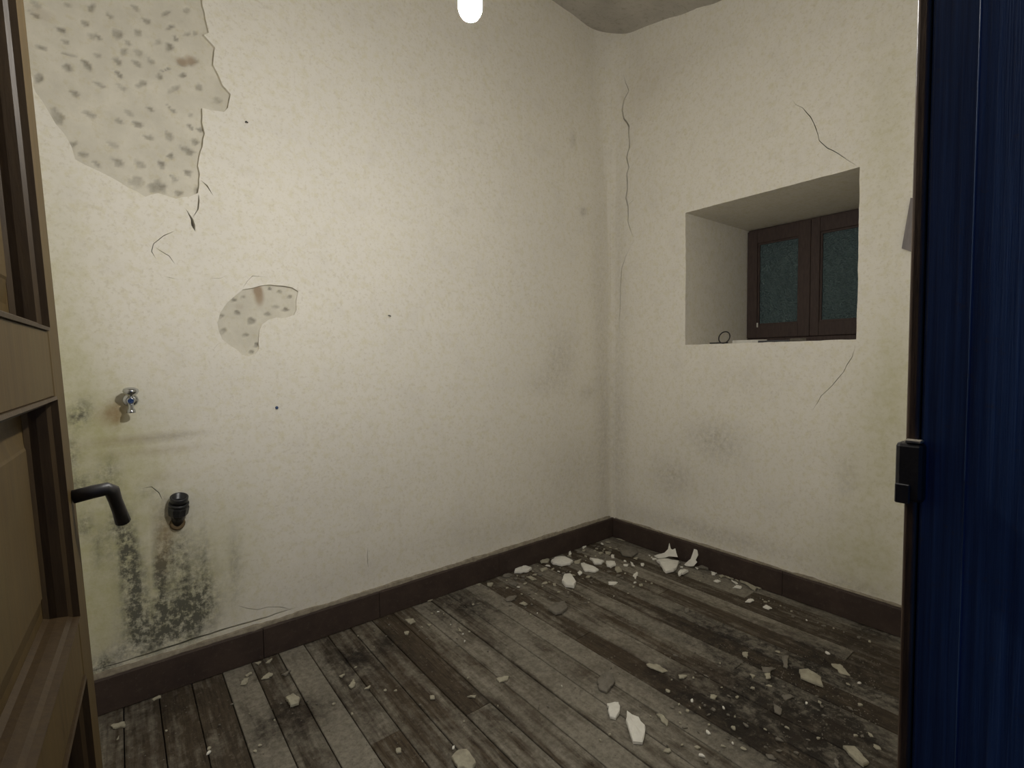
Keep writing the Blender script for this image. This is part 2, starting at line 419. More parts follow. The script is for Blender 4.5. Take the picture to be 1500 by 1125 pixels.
# exposed undercoat with pick marks: relief
dents_px = [  # crop coordinates (x3): cx, cy, long, wide, angle
    (155, 15, 62, 24, 35), (400, 25, 36, 40, 20), (730, 45, 20, 50, 70), (820, 35, 30, 26, 20), (265, 125, 56, 26, 35), (370, 92, 44, 22, 40), (400, 150, 44, 26, 42), (430, 155, 44, 20, 48), (515, 140, 50, 46, 45), (605, 135, 40, 30, 40), (690, 175, 30, 40, 60), (750, 110, 20, 50, 65), (855, 138, 22, 26, 50), (822, 140, 20, 34, 80),
    (745, 200, 46, 36, 40), (300, 235, 76, 16, 14), (425, 235, 50, 22, 40), (380, 278, 66, 30, 45), (515, 262, 64, 26, 45), (540, 220, 36, 36, 30), (605, 222, 44, 34, 30), (290, 292, 50, 30, 30), (600, 272, 56, 22, 42), (660, 255, 50, 24, 55), (520, 318, 56, 20, 48), (800, 265, 44, 40, 0), (845, 260, 36, 56, 60), (805, 322, 24, 34, 80),
    (700, 330, 34, 30, 45), (875, 378, 40, 32, 50), (958, 432, 30, 46, 70), (725, 300, 14, 60, 75), (437, 368, 72, 22, 30), (533, 378, 58, 22, 38), (620, 360, 30, 48, 70), (320, 402, 60, 22, 38), (765, 385, 28, 70, 60), (660, 475, 40, 18, 30), (755, 475, 48, 16, 45), (390, 497, 78, 24, 20), (563, 490, 52, 22, 36), (600, 540, 64, 24, 32), (522, 528, 52, 22, 30),
    (838, 500, 18, 26, 70), (835, 550, 44, 16, 45), (650, 598, 66, 20, 18), (740, 590, 52, 30, 55), (880, 565, 36, 24, 20), (855, 618, 46, 26, 40), (245, 510, 80, 60, 60), (490, 630, 66, 20, 26), (820, 655, 90, 30, 26), (515, 710, 76, 38, 35), (612, 718, 58, 30, 42), (708, 716, 44, 28, 48), (360, 675, 56, 24, 25), (425, 720, 50, 20, 35), (750, 680, 30, 30, 0), (828, 756, 46, 34, 30),
    (762, 782, 46, 26, 50), (597, 797, 72, 54, 20), (690, 812, 60, 84, 85), (785, 845, 30, 44, 85), (865, 832, 34, 30, 60), (170, 340, 40, 50, 60), (315, 630, 44, 40, 40), (465, 776, 22, 14, 0), (150, 60, 60, 20, 35), (640, 80, 50, 20, 40), (590, 20, 50, 20, 42), (290, 10, 50, 20, 36), (180, 205, 60, 20, 20), (480, 60, 50, 20, 40), (560, 180, 40, 20, 40), (770, 160, 40, 18, 60), (285, 180, 40, 20, 25)]
def dent_items(lst, org, sc):
    out = []
    for cx, cy, a, b, ang in lst:
        px, py = org[0] + cx * sc, org[1] + cy * sc; c = ony(px, py); t = math.radians(ang)
        u = ony(px + math.cos(t) * a * sc * .5, py + math.sin(t) * a * sc * .5) - c
        v = ony(px - math.sin(t) * b * sc * .5, py + math.cos(t) * b * sc * .5) - c
        out.append((c.x, c.z, np.linalg.inv(np.array([[u.x, v.x], [u.z, v.z]]))))
    return out
def exposed(name, poly, dents, rust, depth, step=.006, seed=0, deep=.0):
    P = np.array([(-s_warp(s, z), z) for s, z in poly]); lo = P.min(0) - .03; hi = P.max(0) + .03
    nx = int((hi[0] - lo[0]) / step) + 1; nz = int((hi[1] - lo[1]) / step) + 1
    X, Zg = np.meshgrid(lo[0] + np.arange(nx) * step, lo[1] + np.arange(nz) * step); X = X.ravel(); Zg = Zg.ravel()
    D = np.zeros(len(X)); col = np.zeros(len(X))
    for k, (cx, cz, Mi) in enumerate(dents):
        q = Mi @ np.array([X - cx, Zg - cz])
        near = (np.abs(q[0]) < 2.2) & (np.abs(q[1]) < 2.2); idx = np.where(near)[0]
        if not len(idx): continue
        q = q[:, idx]; w1_ = np.array([(noise.noise(Vector((X[i] * 55, Zg[i] * 55, k))), noise.noise(Vector((X[i] * 55, Zg[i] * 55, k + 50)))) for i in idx]).T
        q = q + w1_ * .55; sq = 1 + .45 * np.clip(q[0], -1, 1); r = np.hypot(q[0], q[1] / np.clip(sq, .4, 2))
        prof = np.clip(1.25 - r, 0, 1); prof = prof * prof * (3 - 2 * prof)
        D[idx] = np.maximum(D[idx], prof * (.75 - .25 * q[1].clip(-1, 1))); col[idx] = np.maximum(col[idx], np.clip((1.1 - r) * 2.2, 0, 1) * (.45 + .45 * ((k * 37) % 10) / 10) * (.72 - .28 * q[1].clip(-1, 1)))  # dent colour: darker mortar, with shade painted on one side
    DP = np.clip((X - lo[0]) / (hi[0] - lo[0]), 0, 1) ** 1.3 * deep
    Y = DP + np.array([depth + .0045 * noise.noise(Vector((x * 14, z * 14, seed))) * .8 - wav(-x, z, 1.0) for x, z in zip(X, Zg)]) + D * .009
    F = [(j * nx + i, j * nx + i + 1, (j + 1) * nx + i + 1, (j + 1) * nx + i) for j in range(nz - 1) for i in range(nx - 1)]
    me = mesh(name, np.c_[X, Y, Zg].tolist(), F)
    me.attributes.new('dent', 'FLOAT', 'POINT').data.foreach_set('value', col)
    me.attributes.new('rust', 'FLOAT', 'POINT').data.foreach_set('value', rust(np.c_[X, Y, Zg]))
    return tag(link(name, me, M_EXP, wall_left, True), 'hacked grey undercoat exposed where plaster fell away')
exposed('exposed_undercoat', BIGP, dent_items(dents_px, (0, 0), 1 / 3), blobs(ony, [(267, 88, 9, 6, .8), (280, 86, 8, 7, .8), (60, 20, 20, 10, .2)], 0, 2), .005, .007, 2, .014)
small_d = [(730, 632, 26, 44, 85), (665, 655, 26, 40, 75), (580, 765, 34, 52, 80), (590, 868, 44, 56, 60), (690, 742, 34, 50, 90), (787, 797, 54, 66, 60), (748, 898, 32, 50, 85), (823, 962, 32, 44, 70), (790, 1010, 40, 36, 40), (905, 750, 28, 46, 90), (958, 700, 30, 52, 90), (1027, 718, 30, 60, 95), (1058, 630, 26, 36, 90), (988, 593, 30, 44, 90), (917, 572, 28, 36, 80)]
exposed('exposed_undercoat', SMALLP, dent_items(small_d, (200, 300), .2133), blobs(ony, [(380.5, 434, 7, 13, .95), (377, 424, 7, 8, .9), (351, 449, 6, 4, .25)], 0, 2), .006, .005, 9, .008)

# --- right wall with the window recess
Y1, Y2, Z1, Z2, DEP = -.568, -1.45, 1.31, 2.083, .74
def R2(px, py):
    q = onx(px, py); return (s_unwarp(-q.y, q.z), q.z)
def crackR(pts, wd, seed): return (crack_poly([R2(*p) for p in pts], wd, seed), .05, True)
win = densify([(-Y1, Z1), (-Y2, Z1), (-Y2, Z2), (-Y1, Z2)], .03, .0012, rnd)
holesR = [(win, DEP + .04, False),
          crackR([(914, 108), (917, 122), (921, 133), (914, 148), (912, 162), (914, 174), (921, 185), (921, 200), (922, 216), (918, 231), (921, 245), (918, 255), (919, 277), (917, 290), (920, 302), (920, 325), (924, 338), (930, 350)], .0105, 21),
          crackR([(930, 351), (917, 374), (911, 392), (908.5, 420), (908, 450), (906, 490)], .0042, 22),
          crackR([(920.5, 300), (925, 296), (931, 291)], .003, 23),
          crackR([(1159, 143), (1165, 153), (1176, 158), (1187, 171), (1195, 188), (1200, 206), (1212, 217), (1228, 225), (1244, 236), (1255, 242)], .0034, 24),
          crackR([(1254, 502), (1248, 524), (1236, 545), (1220, 564), (1203, 580), (1188, 606)], .0030, 25)]
def to3R(t, z, d):
    t2 = s_warp(t, z); return Vector((-fillet(t2, z) - wav(t2, z, 31.0) * min(1, t2 / .3) + d, -t2, z))
stR = dict(
    damp=blobs(onx, [(1290, 700, 60, 200, .45), (1250, 820, 80, 50, .4), (1300, 200, 40, 150, .35), (1310, 560, 30, 100, .4)], 1),
    mould=blobs(onx, [(1297, 745, 3, 16, .7), (1240, 715, 6, 8, .25), (1055, 650, 30, 25, .10), (1080, 830, 60, 8, .2)], 1),
    rust=blobs(onx, [(940, 130, 40, 40, .12), (930, 820, 40, 20, .15)], 1),
    soil_dark=blobs(onx, [(1045, 645, 40, 30, .3), (985, 700, 30, 30, .35), (905, 650, 14, 120, .3), (908, 400, 10, 160, .2), (1040, 780, 120, 14, .35), (1250, 860, 60, 12, .45), (1090, 560, 60, 30, .15), (1000, 90, 60, 30, .12), (1240, 690, 20, 30, .25)], 1))  # dirt spots, and darker strips at the corner and above the baseboard
me = build_wall('wall_right', 2.6, 3.75, .03, holesR, to3R, stR, 31.0)
wall_right = tag(link('wall_right', me, M_WALL), 'cream plastered wall with a deep window recess', None, None, 'structure')

# --- ceiling: uneven grey plaster, sloping
def zc(x, y): return 3.345 - .07 * x + .215 * y + .02 * noise.noise(Vector((x * 2.2, y * 2.2, 4))) + .012 * noise.noise(Vector((x * 7, y * 7, 8)))
V, F = [], []; nx, ny = 72, 58
for j in range(ny):
    for i in range(nx):
        x = -3.47 + i * 3.5 / (nx - 1); y = -2.34 + j * 2.37 / (ny - 1); V.append((x, y, zc(x, y)))
F = [(j * nx + i, (j + 1) * nx + i, (j + 1) * nx + i + 1, j * nx + i + 1) for j in range(ny - 1) for i in range(nx - 1)]
tag(link('ceiling', mesh('ceiling', V, F), M_CEIL, None, True), 'uneven grey plaster ceiling', None, None, 'structure')

# --- walls on the camera side: near wall with the doorway, and the left end wall
NY = CAM.y + .15; NT_ = .12                       # interior face of the doorway wall
JX = CAM.x + .634; HX = CAM.x - .125              # right jamb face, hinge side
bm = bmesh.new()
bm_box(bm, (-3.5, NY - NT_, -.03), (HX - .045, NY, 3.75)); bm_box(bm, (JX + .035, NY - NT_, -.03), (.02, NY, 3.75)); bm_box(bm, (HX - .045, NY - NT_, 2.12), (JX + .035, NY, 3.75))
me = bpy.data.meshes.new('wall_near'); bm.to_mesh(me); bm.free()
tag(link('wall_near', me, M_WALL), 'cream wall around the doorway', None, None, 'structure')
tag(box('wall_end', (-3.55, NY - NT_, -.03), (-3.44, .02, 3.75), M_WALL), 'plain cream end wall beside the door', None, None, 'structure')

# ---------------------------------------------------------------- floor boards
floor = tag(box('floor', (-3.5, NY - NT_ - 1.3, -.06), (.02, .03, -.024), M_GAP), 'worn wooden plank floor strewn with plaster', None, None, 'structure')
def floor_blobs(lst):
    it = []
    for px, py, rx, ry, a in lst:
        c = onz(px, py); it.append((c.x, c.y, rx, ry, a))
    def fn(x, y):
        r = 0
        for cx, cy, sx, sy, a in it: r += a * math.exp(-((x - cx) / sx) ** 2 - ((y - cy) / sy) ** 2)
        return r
    return fn
f_dark = floor_blobs([(530, 965, .12, .12, .9), (690, 890, .10, .16, .8), (425, 1055, .14, .10, .8), (1110, 1035, .16, .30, 1.0), (1000, 1000, .10, .14, .8), (1200, 1060, .14, .25, .9), (1060, 930, .12, .3, .65), (1200, 950, .1, .3, .7), (1260, 1000, .12, .3, .7),
                      (640, 900, .05, .2, .6), (820, 870, .10, .10, .5), (930, 910, .03, .2, .4), (750, 960, .04, .25, .6), (700, 1060, .05, .12, .6), (870, 940, .03, .3, .35), (1290, 930, .2, .15, .6), (1150, 1090, .15, .2, .7), (1040, 1040, .06, .2, .6), (560, 940, .05, .1, .5), (660, 880, .04, .1, .5), (200, 1050, .2, .1, .25), (600, 960, .04, .3, .4), (790, 800, .5, .05, .35), (730, 1040, .03, .2, .5), (1050, 960, .05, .4, .5)])
f_pale = floor_blobs([(800, 980, .045, .30, 1.2), (640, 925, .04, .22, 1.0), (700, 1000, .045, .2, 1.0), (800, 1070, .05, .3, 1.1), (460, 1000, .05, .14, .9), (490, 1080, .06, .14, .9), (920, 880, .03, .4, .9), (1000, 880, .04, .3, .9), (900, 930, .03, .3, .9), (960, 920, .03, .35, .8), (330, 1085, .06, .08, .6), (300, 1000, .1, .05, .4), (860, 1020, .04, .2, .8), (900, 1110, .08, .2, .5), (1120, 1010, .02, .2, .4), (980, 985, .04, .2, .7), (760, 920, .03, .15, .5)])
PW = .105; k = 0; x0 = -1.232 + PW * 12
edges_x = [x for x in [x0 - PW * i for i in range(0, 36)] if x > -3.46]
ends = {}
for i, xr in enumerate(edges_x):
    xa, xb = xr - PW + .0016, min(xr - .0016, -.002)
    if xb - xa < .02 or xb > 0: 
        if xa >= -.01: continue
    xa = max(xa, -3.44)
    if xb - xa < .01: continue
    rr = random.Random(100 + i)
    cuts = [.0]
    if i % 3 == 1: cuts.append(rr.uniform(-1.5, -.7))
    if i % 5 == 3: cuts.append(rr.uniform(-1.9, -1.55))
    cuts = sorted(set(cuts), reverse=True) + [NY - NT_]
    for ya, yb in zip(cuts[:-1], cuts[1:]):
        ya -= .0012; yb += .0012; n = max(2, int((ya - yb) / .035)); z0 = rr.uniform(-.0022, .0006); tl = rr.uniform(-.0012, .0012)
        V, F = [], []; cols = (xa, xa + .002, (xa + xb) / 2, xb - .002, xb); pale_b = rr.uniform(-.9, .9); dark_b = rr.uniform(-.25, .25)
        for j in range(n + 1):
            y = ya + (yb - ya) * j / n; dz = z0 + .0012 * noise.noise(Vector((xa * 7, y * 2.5, 3)))
            V.append((xa, y, dz - .0018 - tl)); V.append((xa + .002, y, dz - tl)); V.append(((xa + xb) / 2, y, dz - .0010)); V.append((xb - .002, y, dz + tl)); V.append((xb, y, dz - .0018 + tl))
        for j in range(n):
            for c in range(4): F.append((j * 5 + c, (j + 1) * 5 + c, (j + 1) * 5 + c + 1, j * 5 + c + 1))
        b0 = len(V)
        for j in range(n + 1):
            y = ya + (yb - ya) * j / n; V.append((xa, y, -.023)); V.append((xb, y, -.023))
        for j in range(n):
            F.append((j * 5, b0 + 2 * j, b0 + 2 * j + 2, (j + 1) * 5)); F.append((j * 5 + 4, (j + 1) * 5 + 4, b0 + 2 * j + 3, b0 + 2 * j + 1))
        F.append((0, 1, 2, 3, 4, b0 + 1, b0)); F.append(tuple(n * 5 + c for c in (4, 3, 2, 1, 0)) + (b0 + 2 * n, b0 + 2 * n + 1))
        me = mesh('plank', V, F)
        bmq = bmesh.new(); bmq.from_mesh(me); bmesh.ops.recalc_face_normals(bmq, faces=bmq.faces); bmq.to_mesh(me); bmq.free()
        dk = [min(1, max(0, f_dark(v[0], v[1]) + dark_b)) for v in V]; pl = [max(-.9, min(1.4, f_pale(v[0], v[1]) + pale_b)) for v in V]
        me.attributes.new('dark', 'FLOAT', 'POINT').data.foreach_set('value', dk); me.attributes.new('pale', 'FLOAT', 'POINT').data.foreach_set('value', pl)
        link('plank', me, M_PLANK, floor)

# ---------------------------------------------------------------- baseboards
def board(parent, axis, a, b, h, th, z0=.002, seed=0):
    rr = random.Random(seed); n = max(2, int((b - a) / .05)); V, F = [], []
    prof = [(0, 0), (th, 0), (th, h - .006), (th - .005, h), (0, h)]
    for i in range(n + 1):
        s = a + (b - a) * i / n; wv = .0025 * noise.noise(Vector((s * 3, seed, 0)))
        for d, z in prof:
            q = d + (wv if d else 0); zz = z0 + z + (wv * .8 if z else 0)
            V.append((-s, -q, zz) if axis == 'x' else (-q, -s, zz))
    m = len(prof)
    for i in range(n):
        for c in range(m): F.append((i * m + c, i * m + (c + 1) % m, (i + 1) * m + (c + 1) % m, (i + 1) * m + c))
    F.append(tuple(range(m))); F.append(tuple(n * m + c for c in range(m)))
    me = mesh('board', V, F); bq = bmesh.new(); bq.from_mesh(me); bmesh.ops.recalc_face_normals(bq, faces=bq.faces); bq.to_mesh(me); bq.free()
    return link('board', me, M_BASE, parent)
def ledge(parent, axis, a, b, z0, z1, th, seed):
    n = int((b - a) / .012); V, F = [], []
    for i in range(n + 1):
        s = a + (b - a) * i / n; q = noise.noise(Vector((s * 9, seed, 1))); q2 = noise.noise(Vector((s * 40, seed, 5)))
        t = max(.004, th + .006 * q + .003 * q2); top = z1 + .006 * q + .003 * q2
        for d, z in ((-.004, z0 - .004), (t, z0 - .004), (t, z0 + .003), (t * .75, top - .003), (-.004, top)):
            V.append((-s, -d, z) if axis == 'x' else (-d, -s, z))
    for i in range(n):
        for c in range(5): F.append((i * 5 + c, i * 5 + (c + 1) % 5, (i + 1) * 5 + (c + 1) % 5, (i + 1) * 5 + c))
    F.append(tuple(range(5))); F.append(tuple(n * 5 + c for c in range(5)))
    me = mesh('mortar_ledge', V, F); bq = bmesh.new(); bq.from_mesh(me); bmesh.ops.recalc_face_normals(bq, faces=bq.faces); bq.to_mesh(me); bq.free()
    return link('mortar_ledge', me, M_LEDGE, parent)
bl = tag(empty('baseboard_left'), 'dark maroon painted baseboard along the stained wall', None, None, 'structure')
sj = [.002, 1.0, -ony(553, 870).x, -ony(384, 930).x, 3.43]
for i in range(4): board(bl, 'x', sj[i] + .0012, sj[i + 1] - .0012, .128, .022, .002, i + 1)
ledge(bl, 'x', .03, 3.42, .131, .147, .014, 3)
br = tag(empty('baseboard_right'), 'dark maroon painted baseboard under the window wall', None, None, 'structure')
tj = [.026, 1.15, -NY - .003]
for i in range(2): board(br, 'y', tj[i] + .001, tj[i + 1] - .001, .126, .022, .002, i + 7)
ledge(br, 'y', .03, -NY - .01, .129, .137, .009, 11)

# ---------------------------------------------------------------- window
w1 = tag(empty('window_1', (DEP, (Y1 + Y2) / 2, Z1)), 'brown wooden two-casement window with pebbled glass', None, None, 'structure')
def inv(o, p): o.matrix_parent_inverse = Matrix.Translation(-Vector(p.location)); return o
def wbox(name, lo, hi, mat, par, bev=.003):
    o = box(name, lo, hi, mat, par, bev, 1); o.matrix_parent_inverse = Matrix.Translation(-w1.location); return o
FX0, FX1 = DEP, DEP + .06
wbox('frame_jamb', (FX0 + .012, Y1 - .028, Z1 - .01), (FX1, Y1 + .01, Z2 + .01), M_FRAMEWOOD, w1)
wbox('frame_jamb', (FX0 + .012, Y2 - .01, Z1 - .01), (FX1, Y2 + .085, Z2 + .01), M_FRAMEWOOD, w1)
wbox('frame_head', (FX0 + .012, Y2 + .086, Z2 - .034), (FX1, Y1 - .029, Z2 + .01), M_FRAMEWOOD, w1)
wbox('frame_sill', (FX0 - .006, Y2 + .002, Z1 - .01), (FX1, Y1 - .002, Z1 + .045), M_FRAMEWOOD, w1)
def casement(ya, yb, za, zb, sl, sr):
    """ya > yb; stile widths left and right"""
    x0, x1 = FX0 - .012, FX0 + .03; bm = bmesh.new(); rw, rb = .085, .085
    bm_box(bm, (x0, ya - sl, za), (x1, ya, zb)); bm_box(bm, (x0, yb, za), (x1, yb + sr, zb))
    bm_box(bm, (x0 + .001, yb + sr, za), (x1 - .001, ya - sl, za + rb)); bm_box(bm, (x0 + .001, yb + sr, zb - rw), (x1 - .001, ya - sl, zb))
    bmesh.ops.recalc_face_normals(bm, faces=bm.faces); bmesh.ops.bevel(bm, geom=bm.edges[:], offset=.002, segments=1, affect='EDGES')
    me = bpy.data.meshes.new('casement'); bm.to_mesh(me); bm.free()
    c = link('casement', me, M_FRAMEWOOD, w1); c.matrix_parent_inverse = Matrix.Translation(-w1.location)
    iy0, iy1, iz0, iz1 = yb + sr, ya - sl, za + rb, zb - rw
    g = box('pane', (x0 + .024, iy0 - .004, iz0 - .004), (x0 + .029, iy1 + .004, iz1 + .004), M_GLASS, c)
    bm = bmesh.new(); t = .011
    for lo, hi in (((x0 + .012, iy0, iz0), (x0 + .0235, iy0 + t, iz1)), ((x0 + .012, iy1 - t, iz0), (x0 + .0235, iy1, iz1)), ((x0 + .012, iy0 + t, iz0), (x0 + .0235, iy1 - t, iz0 + t)), ((x0 + .012, iy0 + t, iz1 - t), (x0 + .0235, iy1 - t, iz1))): bm_box(bm, lo, hi)
    me = bpy.data.meshes.new('glazing_bead'); bm.to_mesh(me); bm.free(); link('glazing_bead', me, M_FRAMEWOOD, c)
    return c
casement(Y1 - .004, -.9665, Z1 + .047, Z2 - .012, .066, .066)
casement(-.9685, Y2 + .08, Z1 + .047, Z2 - .012, .050, .066)
lathe('hinge_pin', [(0, .005), (.03, .005)], (FX0 - .016, Y1 - .078, Z1 + .118), (0, 0, 1), M_WHITE, w1, 8).matrix_parent_inverse = Matrix.Translation(-w1.location)
box('added_backing', (FX1 + .012, Y2 - .02, Z1 - .03), (FX1 + .03, Y1 + .02, Z2 + .03), mat_simple('dark_added_backing', (.09, .125, .135), (.06, .085, .095), 10, .8, .2, .1), w1).matrix_parent_inverse = Matrix.Translation(-w1.location)  # added panel behind the panes, keeps the blue world light out

# ---------------------------------------------------------------- doorway trim (jamb at right) and strike box
tr = tag(empty('trim_1', (JX, NY, 0)), 'dark bluish door jamb with worn glossy edge', None, None, 'structure')
def under(o, p): o.matrix_parent_inverse = Matrix.Translation(-Vector(p.location)); return o
jy0 = NY - NT_ - .02
under(box('jamb', (JX, jy0, -.02), (JX + .034, NY - .0085, 2.12), M_JAMB, tr, .003, 2), tr)
under(box('jamb_edge', (JX - .003, NY - .0080, -.02), (JX + .034, NY + .003, 2.12), M_JAMBEDGE, tr, .003, 3), tr)
under(box('bead', (JX - .0009, NY - .0445, -.02), (JX + .004, NY - .043, 2.11), M_JAMB, tr, .0004, 1), tr)
under(box('jamb', (HX - .044, jy0, -.02), (HX - .012, NY + .002, 2.12), M_JAMB, tr, .003, 2), tr)
under(box('head', (HX - .044, jy0, 2.121), (JX + .034, NY + .002, 2.155), M_JAMB, tr, .003, 2), tr)
kz = 1.25 - (703 - 516) / 735 * .48
# strike box: a small rounded iron keeper that juts past the jamb edge
st = box('strike_box', (JX - .0105, NY - .014, kz - .030), (JX + .012, NY + .0095, kz + .030), M_BLACK, tr, .004, 2); under(st, tr); tag(st, 'black iron strike box')
under(box('strike_lip', (JX - .0125, NY - .004, kz - .032), (JX - .0100, NY + .0085, kz - .012), M_BLACK, tr, .001, 1), tr)
under(box('strike_top_plate', (JX - .010, NY - .012, kz + .0302), (JX + .004, NY + .002, kz + .0335), M_LEDGE, tr, .001, 1), tr)
# grey card hanging on the window wall, half hidden by the jamb
q = [onx(px, py, -.010) for px, py in ((1334, 290), (1321, 364), (1350, 374), (1362, 291))]
V = [(p.x - d, p.y, p.z) for d in (0, .003) for p in q]
F = [(0, 1, 2, 3), (7, 6, 5, 4), (0, 4, 5, 1), (1, 5, 6, 2), (2, 6, 7, 3), (3, 7, 4, 0)]
tag(link('hanging_card', mesh('hanging_card', V, F), M_TAPE), 'crooked grey card on the window wall half hidden by the jamb', 'card')

# ---------------------------------------------------------------- open panelled door at left
az = math.radians(87.2); tipx, tipy = CAM.x - .061, CAM.y + .947
d1 = tag(empty('door_1', (tipx, tipy, 0)), 'open brown varnished panelled door with shade-darkened mouldings', None, None, 'structure')
# local axes: X = from hinge to tip, Y = away from the visible face, Z up; origin at the tip on the visible face
ux = Vector((math.cos(az), math.sin(az), 0)); uy = Vector((0, 0, 1)).cross(ux)   # uy points to the far side (-x)
M = Matrix((ux, uy, Vector((0, 0, 1)))).transposed().to_4x4()
lean = Matrix.Translation((0, 0, 1.23)) @ Matrix.Rotation(math.radians(-1.8), 4, 'X') @ Matrix.Translation((0, 0, -1.23))
d1.matrix_world = Matrix.Translation((tipx, tipy, 0)) @ M @ lean
DL = .80; TH = .052; ST = .085; ZB = .012; ZT = 2.08
rails = [(ZB, .17), (.838, .915), (1.209, 1.292), (1.97, ZT)]
box('stile', (-ST, 0, ZB), (0, TH, ZT), M_DOOR, d1, .004, 2)
box('stile', (-DL, 0, ZB), (-DL + ST, TH, ZT), M_DOOR, d1, .004, 2)
for a, b in rails: box('rail', (-DL + ST, .0006, a), (-ST, TH - .0006, b), M_DOOR, d1, .001, 1)
for (a0, b0), (a1, b1) in zip(rails[:-1], rails[1:]):
    z0, z1, xa, xb = b0, a1, -DL + ST, -ST; dep = .030
    # moulding: stepped ogee frame running round the recess on the visible side
    prof = [(0, -.002), (.004, -.003), (.006, .004), (.010, .008), (.013, .018), (.014, .025), (.018, dep), (.018, dep + .004), (0, dep + .004)]
    V, F = [], []
    for o, d in prof:
        V += [(xa + o, d, z0 + o), (xb - o, d, z0 + o), (xb - o, d, z1 - o), (xa + o, d, z1 - o)]
    m = len(prof)
    for i in range(m):
        for c in range(4): F.append((i * 4 + c, i * 4 + (c + 1) % 4, ((i + 1) % m) * 4 + (c + 1) % 4, ((i + 1) % m) * 4 + c))
    me = mesh('moulding', V, F); bq = bmesh.new(); bq.from_mesh(me); bmesh.ops.recalc_face_normals(bq, faces=bq.faces); bq.to_mesh(me); bq.free()
    link('moulding', me, M_MOULD, d1)
    # raised and fielded panel
    V = []
    for o, d in ((0, dep + .001), (.03, dep), (.055, dep - .006), (.058, dep - .0075)):
        o += .0; V += [(xa + o, d, z0 + o), (xb - o, d, z0 + o), (xb - o, d, z1 - o), (xa + o, d, z1 - o)]
    V += [(xa, dep + .016, z0), (xb, dep + .016, z0), (xb, dep + .016, z1), (xa, dep + .016, z1)]
    F = [(i * 4 + c, i * 4 + (c + 1) % 4, (i + 1) * 4 + (c + 1) % 4, (i + 1) * 4 + c) for i in range(3) for c in range(4)] + [(12, 13, 14, 15)]
    F += [(c, 16 + c, 16 + (c + 1) % 4, (c + 1) % 4) for c in range(4)] + [(19, 18, 17, 16)]
    me = mesh('panel', V, F); bq = bmesh.new(); bq.from_mesh(me); bmesh.ops.recalc_face_normals(bq, faces=bq.faces); bq.to_mesh(me); bq.free()
    link('panel', me, M_DOOR, d1)
# lever handle, drooping
hz = 1.070

han = tube('lever_handle', [(-.032, -.001, hz - .004), (-.032, -.022, hz - .001), (-.031, -.038, hz), (-.025, -.043, hz - .005), (-.015, -.045, hz - .021), (-.002, -.048, hz - .042), (.008, -.050, hz - .060)], [.0095, .0095, .0095, .0095, .0085, .0090, .0100], M_BLACK, d1, 12)
tag(han, 'drooping black lever handle')

# ---------------------------------------------------------------- pendant bulb
pl = tag(empty('pendant_lamp', BULB), 'lit bare bulb hanging on a cord from the ceiling', 'lamp')
ztop = zc(BULB.x, BULB.y) - BULB.z
lathe('lit_dome', [(-.0235, .0005), (-.0232, .0045), (-.021, .0102), (-.0175, .0155), (-.0115, .0200), (-.0045, .0230), (.0045, .0237), (.0145, .0230), (.025, .0200)], (0, 0, 0), (0, 0, 1), M_EMIT, pl, 20)
lathe('bulb_body', [(.0255, .0200), (.040, .0180), (.060, .0150), (.072, .0140)], (0, 0, 0), (0, 0, 1), M_CORD, pl, 20)
lathe('lamp_holder', [(.0725, .019), (.100, .021), (.118, .019), (.130, .008)], (0, 0, 0), (0, 0, 1), M_RUBBER, pl, 20)
tube('cord', [(0, 0, .128), (.002, 0, .4), (0, .002, .7), (0, 0, ztop - .012)], .0032, M_CORD, pl, 8)
lathe('ceiling_rose', [(ztop - .02, .012), (ztop - .016, .036), (ztop + .012, .042)], (0, 0, 0), (0, 0, 1), M_CORD, pl, 20)

# ---------------------------------------------------------------- pipe stub, valve, wall plug
pp = ony(260, 766); pp.y -= .004
pw = tag(empty('drain_pipe_stub', pp), 'black plastic drain pipe stub jutting up from the mouldy wall', 'pipe')
ax = Vector((.06, -.36, .93)).normalized(); st0 = Vector((0, .006, 0))
lathe('pipe', [(-.01, .019), (.03, .021), (.036, .023)], st0, ax, M_RUBBER, pw, 22)
lathe('collar', [(.034, .024), (.044, .033), (.074, .0355), (.080, .033)], st0, ax, M_RUBBER, pw, 10, sm=False)
lathe('ring_nut', [(.0805, .031), (.084, .0335), (.090, .0335), (.093, .031)], st0, ax, M_RUBBER, pw, 22)
lathe('open_mouth', [(.0932, .029), (.116, .030), (.118, .029), (.118, .025), (.085, .023)], st0, ax, M_RUBBER, pw, 22, True, True)
lathe('wall_grout', [(-.012, .027), (.002, .025), (.008, .022)], Vector((0, 0, 0)), (0, -1, .25), M_RUSTY, pw, 14)

vp = ony(191, 586); vp.y -= .004
va = tag(empty('stop_valve', vp), 'small chrome stop valve on the stained wall', 'valve')
lathe('wall_flange', [(-.004, .024), (.003, .023), (.007, .013)], (0, 0, 0), (0, -1, 0), M_CHROME, va, 20)
lathe('body', [(.004, .0095), (.030, .0095), (.032, .012), (.048, .012), (.050, .009)], (0, 0, 0), (0, -1, 0), M_CHROME, va, 18)
lathe('outlet', [(0, .0085), (-.022, .0085), (-.024, .0115), (-.034, .0135), (-.037, .0135)], (0, -.040, -.006), (0, 0, 1), M_CHROME, va, 16)
lathe('knob', [(.004, .007), (.014, .008), (.020, .019), (.030, .024), (.038, .022), (.043, .012)], (0, -.040, .004), (.05, -.1, 1), M_CHROME, va, 18)

